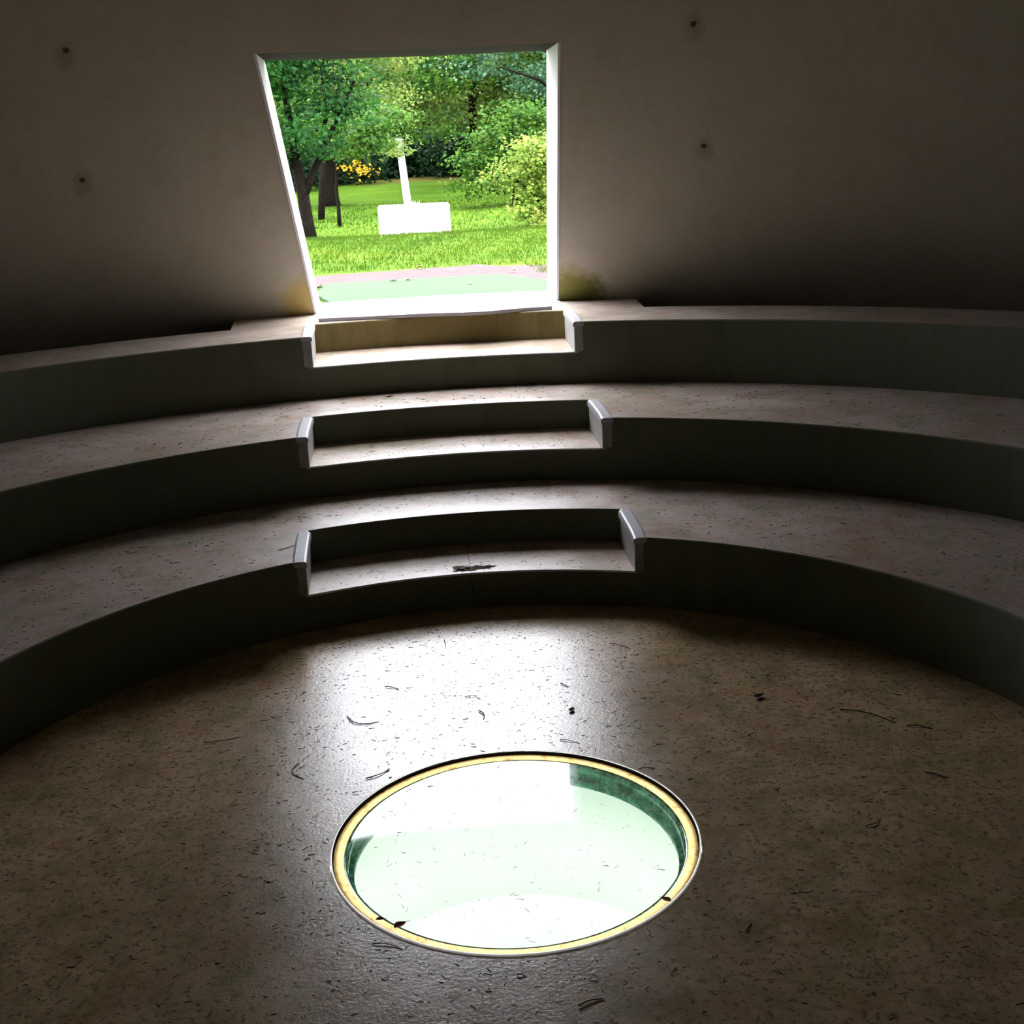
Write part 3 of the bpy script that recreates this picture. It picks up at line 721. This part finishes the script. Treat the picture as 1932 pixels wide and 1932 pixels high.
for i, (x, y) in enumerate(UND):
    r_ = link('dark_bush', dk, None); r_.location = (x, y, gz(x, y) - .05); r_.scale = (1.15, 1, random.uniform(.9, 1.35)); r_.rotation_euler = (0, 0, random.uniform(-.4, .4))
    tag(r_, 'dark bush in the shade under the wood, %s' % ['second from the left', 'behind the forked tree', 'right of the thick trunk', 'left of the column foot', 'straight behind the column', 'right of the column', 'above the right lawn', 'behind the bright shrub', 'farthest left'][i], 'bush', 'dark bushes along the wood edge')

# ------------------------------------------------------------------ debris on floor and treads
def twig(x0, y0, x1, y1, z, bend, rad, mat, label, name='twig', cat='twig', extra=None):
    p0, p1 = Vector((0, 0, 0)), Vector((x1 - x0, y1 - y0, 0)); d = p1 - p0; nrm = Vector((-d.y, d.x, 0))
    pts = []
    for k in range(7):
        t = k / 6; pts.append(p0 + d * t + nrm * bend * math.sin(PI * t) + Vector((0, 0, rad + .001 + .002 * math.sin(t * 5))))
    b = MB(); b.tube(pts, [rad, rad, rad * .95, rad * .9, rad * .8, rad * .7, rad * .5], 5)
    if extra:
        for t, l, a in extra:
            q = p0 + d * t; dd = (Matrix.Rotation(a, 3, 'Z') @ d).normalized() * l
            b.tube([q + Vector((0, 0, rad)), q + dd * .5 + Vector((0, 0, rad * 1.5)), q + dd + Vector((0, 0, rad))], [rad * .7, rad * .6, rad * .4], 5)
    o = b.build(name, mat, merge=False); o.location = (x0, y0, z); tag(o, label, cat, 'fallen twigs on the wet floor'); return o
T, TP = MAT['twig'], MAT['twig_pale']
TW = [(0.096, -0.934, 0.175, -0.911, .1, .0035, TP, 'pale straight twig near the bottom edge, below the glass disc'),
      (-0.115, 1.241, -0.043, 1.204, .25, .002, T, 'thin bent twig in the middle of the bright floor reflection'),
      (-0.061, 1.084, -0.046, 0.995, .15, .0032, T, 'thick short dark twig in the bright reflection above the disc'),
      (0.263, 0.738, 0.344, 0.694, .08, .0018, T, 'thin dark twig just above the top right rim of the disc'),
      (-0.559, 0.545, -0.462, 0.618, -.12, .0025, T, 'curved dark twig left of the upper rim of the disc'),
      (-0.655, 1.14, -0.511, 1.059, -.3, .0025, TP, 'pale curved twig at the left edge of the reflection'),
      (-0.845, 0.732, -0.813, 0.59, -.25, .0028, TP, 'pale hooked twig far left of the disc'),
      (1.273, -0.132, 1.349, -0.081, -.15, .0025, T, 'dark curved twig on the dim floor at far right'),
      (0.675, -0.661, 0.705, -0.624, .05, .0028, TP, 'short pale twig right of the lower rim'),
      (-0.182, 1.954, -0.181, 1.832, .03, .002, T, 'upright thin twig at the top of the reflection'),
      (-0.487, 1.43, -0.421, 1.393, .0, .0028, T, 'dark twig at the upper left of the reflection'),
      (0.344, 1.306, 0.376, 1.258, .0, .0025, T, 'dark slanting twig at the right side of the reflection'),
      (1.518, 0.799, 1.703, 0.634, .12, .0028, T, 'longest thin wavy twig on the right floor'),
      (1.736, 0.602, 1.834, 0.559, .06, .0028, T, 'dark twig beyond the end of the longest one'),
      (-1.273, 0.992, -1.117, 1.025, -.08, .002, T, 'long thin twig on the left floor'),
      (1.646, 0.209, 1.718, 0.153, .0, .0028, T, 'straight dark twig on the far right floor, nearer the viewer'),
      (0.653, 1.735, 0.745, 1.646, .1, .0022, TP, 'forked pale twig right of the top of the reflection'),
      (0.545, 0.43, 0.609, 0.428, .1, .0018, T, 'thin twig touching the right rim of the disc'),
      (-0.071, -0.764, -0.044, -0.775, .1, .0025, TP, 'tiny pale twig just below the disc'),
      (-0.516, -0.543, -0.418, -0.585, .1, .0018, T, 'thin dark twig below the left lower rim')]
for i, t_ in enumerate(TW):
    ex = [(.5, .05, .6), (.7, .04, -.7)] if 'forked' in t_[7] else ([(.35, .035, 2.2)] if 'hooked' in t_[7] or 'thin bent' in t_[7] else None)
    twig(t_[0], t_[1], t_[2], t_[3], 0.0, t_[4], t_[5], t_[6], t_[7], extra=ex)
twig(-1.04, 2.43, -0.95, 2.60, H1, -.2, .0028, TP, 'pale bent twig on the lowest tier beside the left cheek')

def leaf(x, y, z, L, ang, mat, label, curl=.25, name='dead_leaf'):
    b = MB(); n = 6; rows = []
    for k in range(n + 1):
        t = k / n; wd = L * .30 * math.sin(PI * (t ** .8)) + .0008; zc = .002 + curl * L * (t - .5) ** 2
        rows.append([(-L / 2 + L * t, -wd, zc + wd * .45), (-L / 2 + L * t, 0, zc), (-L / 2 + L * t, wd, zc + wd * .45)])
    for a_, c_ in zip(rows, rows[1:]): b.strip(a_, c_)
    b.tube([(L / 2, 0, .002 + curl * L * .25), (L * .75, .01 * 0, .003)], [.001, .0007], 4)
    o = b.build(name, mat); o.location = (x, y, z); o.rotation_euler = (0, 0, ang); return tag(o, label, 'leaf', 'fallen leaves inside the hall')
LD = MAT['leaf_dead']
leaf(-0.425, -0.468, 0.006, .05, .6, LD, 'small brown leaf lying across the lower left rim of the disc')
leaf(-0.492, -0.405, -0.008, .03, 0, LD, 'smallest brown fleck on the left rim of the disc')
leaf(0.463, -0.448, -0.008, .04, 2.3, LD, 'brown leaf scrap on the lower right rim of the disc')
leaf(0.355, 1.012, 0.0, .045, 1.1, T, 'dark crumpled leaf at the right of the reflection', .6)
leaf(-0.413, 4.61, H2, .06, .2, LD, 'brown leaf on the middle tier tread')
leaf(1.21, 0.99, 0.0, .06, .5, T, 'dark curled leaf on the right floor by the tier', .6)

# puddle with leaves on the lowest step; pale scraps paint its sparkle
b = MB(); n = 26; pts = []
for k in range(n):
    a = 2 * PI * k / n; q = 1 + .22 * math.sin(3 * a + 1) + .12 * math.sin(7 * a)
    pts.append((0.01 + .105 * q * math.cos(a), 2.472 + .034 * q * math.sin(a), S1 + .003))
b.add(pts, [tuple(range(n))]); b.strip([(p[0], p[1], S1 - .002) for p in pts], pts, True)
tag(b.build('puddle', MAT['water']), 'small shiny puddle holding dark leaves on the lowest step', 'puddle')
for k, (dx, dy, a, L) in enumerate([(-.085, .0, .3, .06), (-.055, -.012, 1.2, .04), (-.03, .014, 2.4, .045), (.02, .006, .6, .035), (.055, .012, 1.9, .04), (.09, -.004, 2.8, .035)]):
    leaf(0.01 + dx, 2.474 + dy, S1 + .004, L, a, LD if k < 2 else (T if k in (3, 5) else MAT['glint']), ['widest brown leaf at the left end of the puddle', 'brown leaf overlapping the widest one in the puddle', 'leaf-shaped painted glint just left of the puddle middle', 'dark leaf in the middle of the puddle', 'leaf-shaped painted glint right of the puddle middle', 'small dark leaf at the right end of the puddle'][k], .5)
# fallen leaves outdoors
for k, (x, y, L, c) in enumerate([(-.35, 8.85, .12, MAT['twig_pale']), (-.2, 8.9, .1, LD), (-.05, 10.55, .12, LD), (.95, 9.4, .09, MAT['twig_pale']), (.4, 8.1, .07, MAT['twig_pale']), (.3, 9.9, .07, MAT['twig_pale'])]):
    leaf(x, y, gz(x, y) + .042, L, k, c, ['pale leaf on the far edge of the turf mat', 'brown leaf beside the pale one on the turf mat edge', 'brown leaf at the grass edge of the path', 'pale leaf at the right end of the path', 'pale leaf on the turf mat near the sill', 'pale leaf in the middle of the path'][k], .5)

# fine litter: pine needles and crumbs, uncountable
def litter(name, label, n, sampler, z, lmin, lmax, rad, mat):
    V = []; Fc = []
    for _ in range(n):
        x, y = sampler(); a = random.uniform(0, PI); L = random.uniform(lmin, lmax) * random.choice((.4, .7, 1)); r = rad * random.uniform(.6, 1.3)
        dx, dy = math.cos(a) * L / 2, math.sin(a) * L / 2; nx, ny = -math.sin(a) * r, math.cos(a) * r; k = len(V)
        V += [(x - dx + nx, y - dy + ny, z), (x - dx - nx, y - dy - ny, z), (x - dx, y - dy, z + r * 1.6), (x + dx + nx * .5, y + dy + ny * .5, z), (x + dx - nx * .5, y + dy - ny * .5, z), (x + dx, y + dy, z + r)]
        Fc += [(k, k + 3, k + 5, k + 2), (k + 1, k + 2, k + 5, k + 4), (k, k + 2, k + 1), (k + 3, k + 4, k + 5)]
    me = bpy.data.meshes.new(name); me.from_pydata(V, [], Fc); return tag(link(name, me, mat), label, 'litter', kind='stuff')
def on_floor():
    while True:
        r = math.sqrt(random.uniform(.70 ** 2, 2.37 ** 2)); a = random.uniform(-PI, PI); return r * math.sin(a), r * math.cos(a)
def on_ring(r0, r1, amax):
    def f():
        while True:
            r = math.sqrt(random.uniform(r0 * r0, r1 * r1)) ; a = random.uniform(-amax, amax); x, y = r * math.sin(a), r * math.cos(a)
            if abs(x) > 1.05 or r > r0 + .66: return x, y
    return f
def on_glass():
    r = .6 * math.sqrt(random.random()); a = random.uniform(-PI, PI); return r * math.sin(a), r * math.cos(a)
litter('needle_litter', 'dark needles and crumbs scattered over the wet floor', 7000, on_floor, 0.0005, .006, .028, .0011, T)
litter('pale_crumbs', 'pale crumbs scattered over the wet floor', 900, on_floor, 0.0005, .004, .012, .0014, TP)
litter('needle_litter', 'dark needles on the tread of the lowest tier', 1500, on_ring(R1 + .03, R2 - .03, 1.2), H1 + .0005, .008, .035, .0013, T)
litter('needle_litter', 'dark needles on the tread of the middle tier', 900, on_ring(R2 + .03, R3 - .03, 1.0), H2 + .0005, .008, .04, .0015, T)
litter('needle_litter', 'faint needles and specks lying on the glass disc', 170, on_glass, -0.0115, .005, .03, .0011, TP)
def on_step(R, d, w):
    def f(): 
        x = random.uniform(-w + .08, w - .08); return x, math.sqrt((R + random.uniform(.03, d - .03)) ** 2 - x * x)
    return f
litter('needle_litter', 'dark needles on the lowest step', 160, on_step(R1, .516, .89), S1 + .0005, .008, .03, .0012, T)
litter('needle_litter', 'dark needles on the middle step', 130, on_step(R2, .578, .93), S2 + .0005, .008, .035, .0013, T)
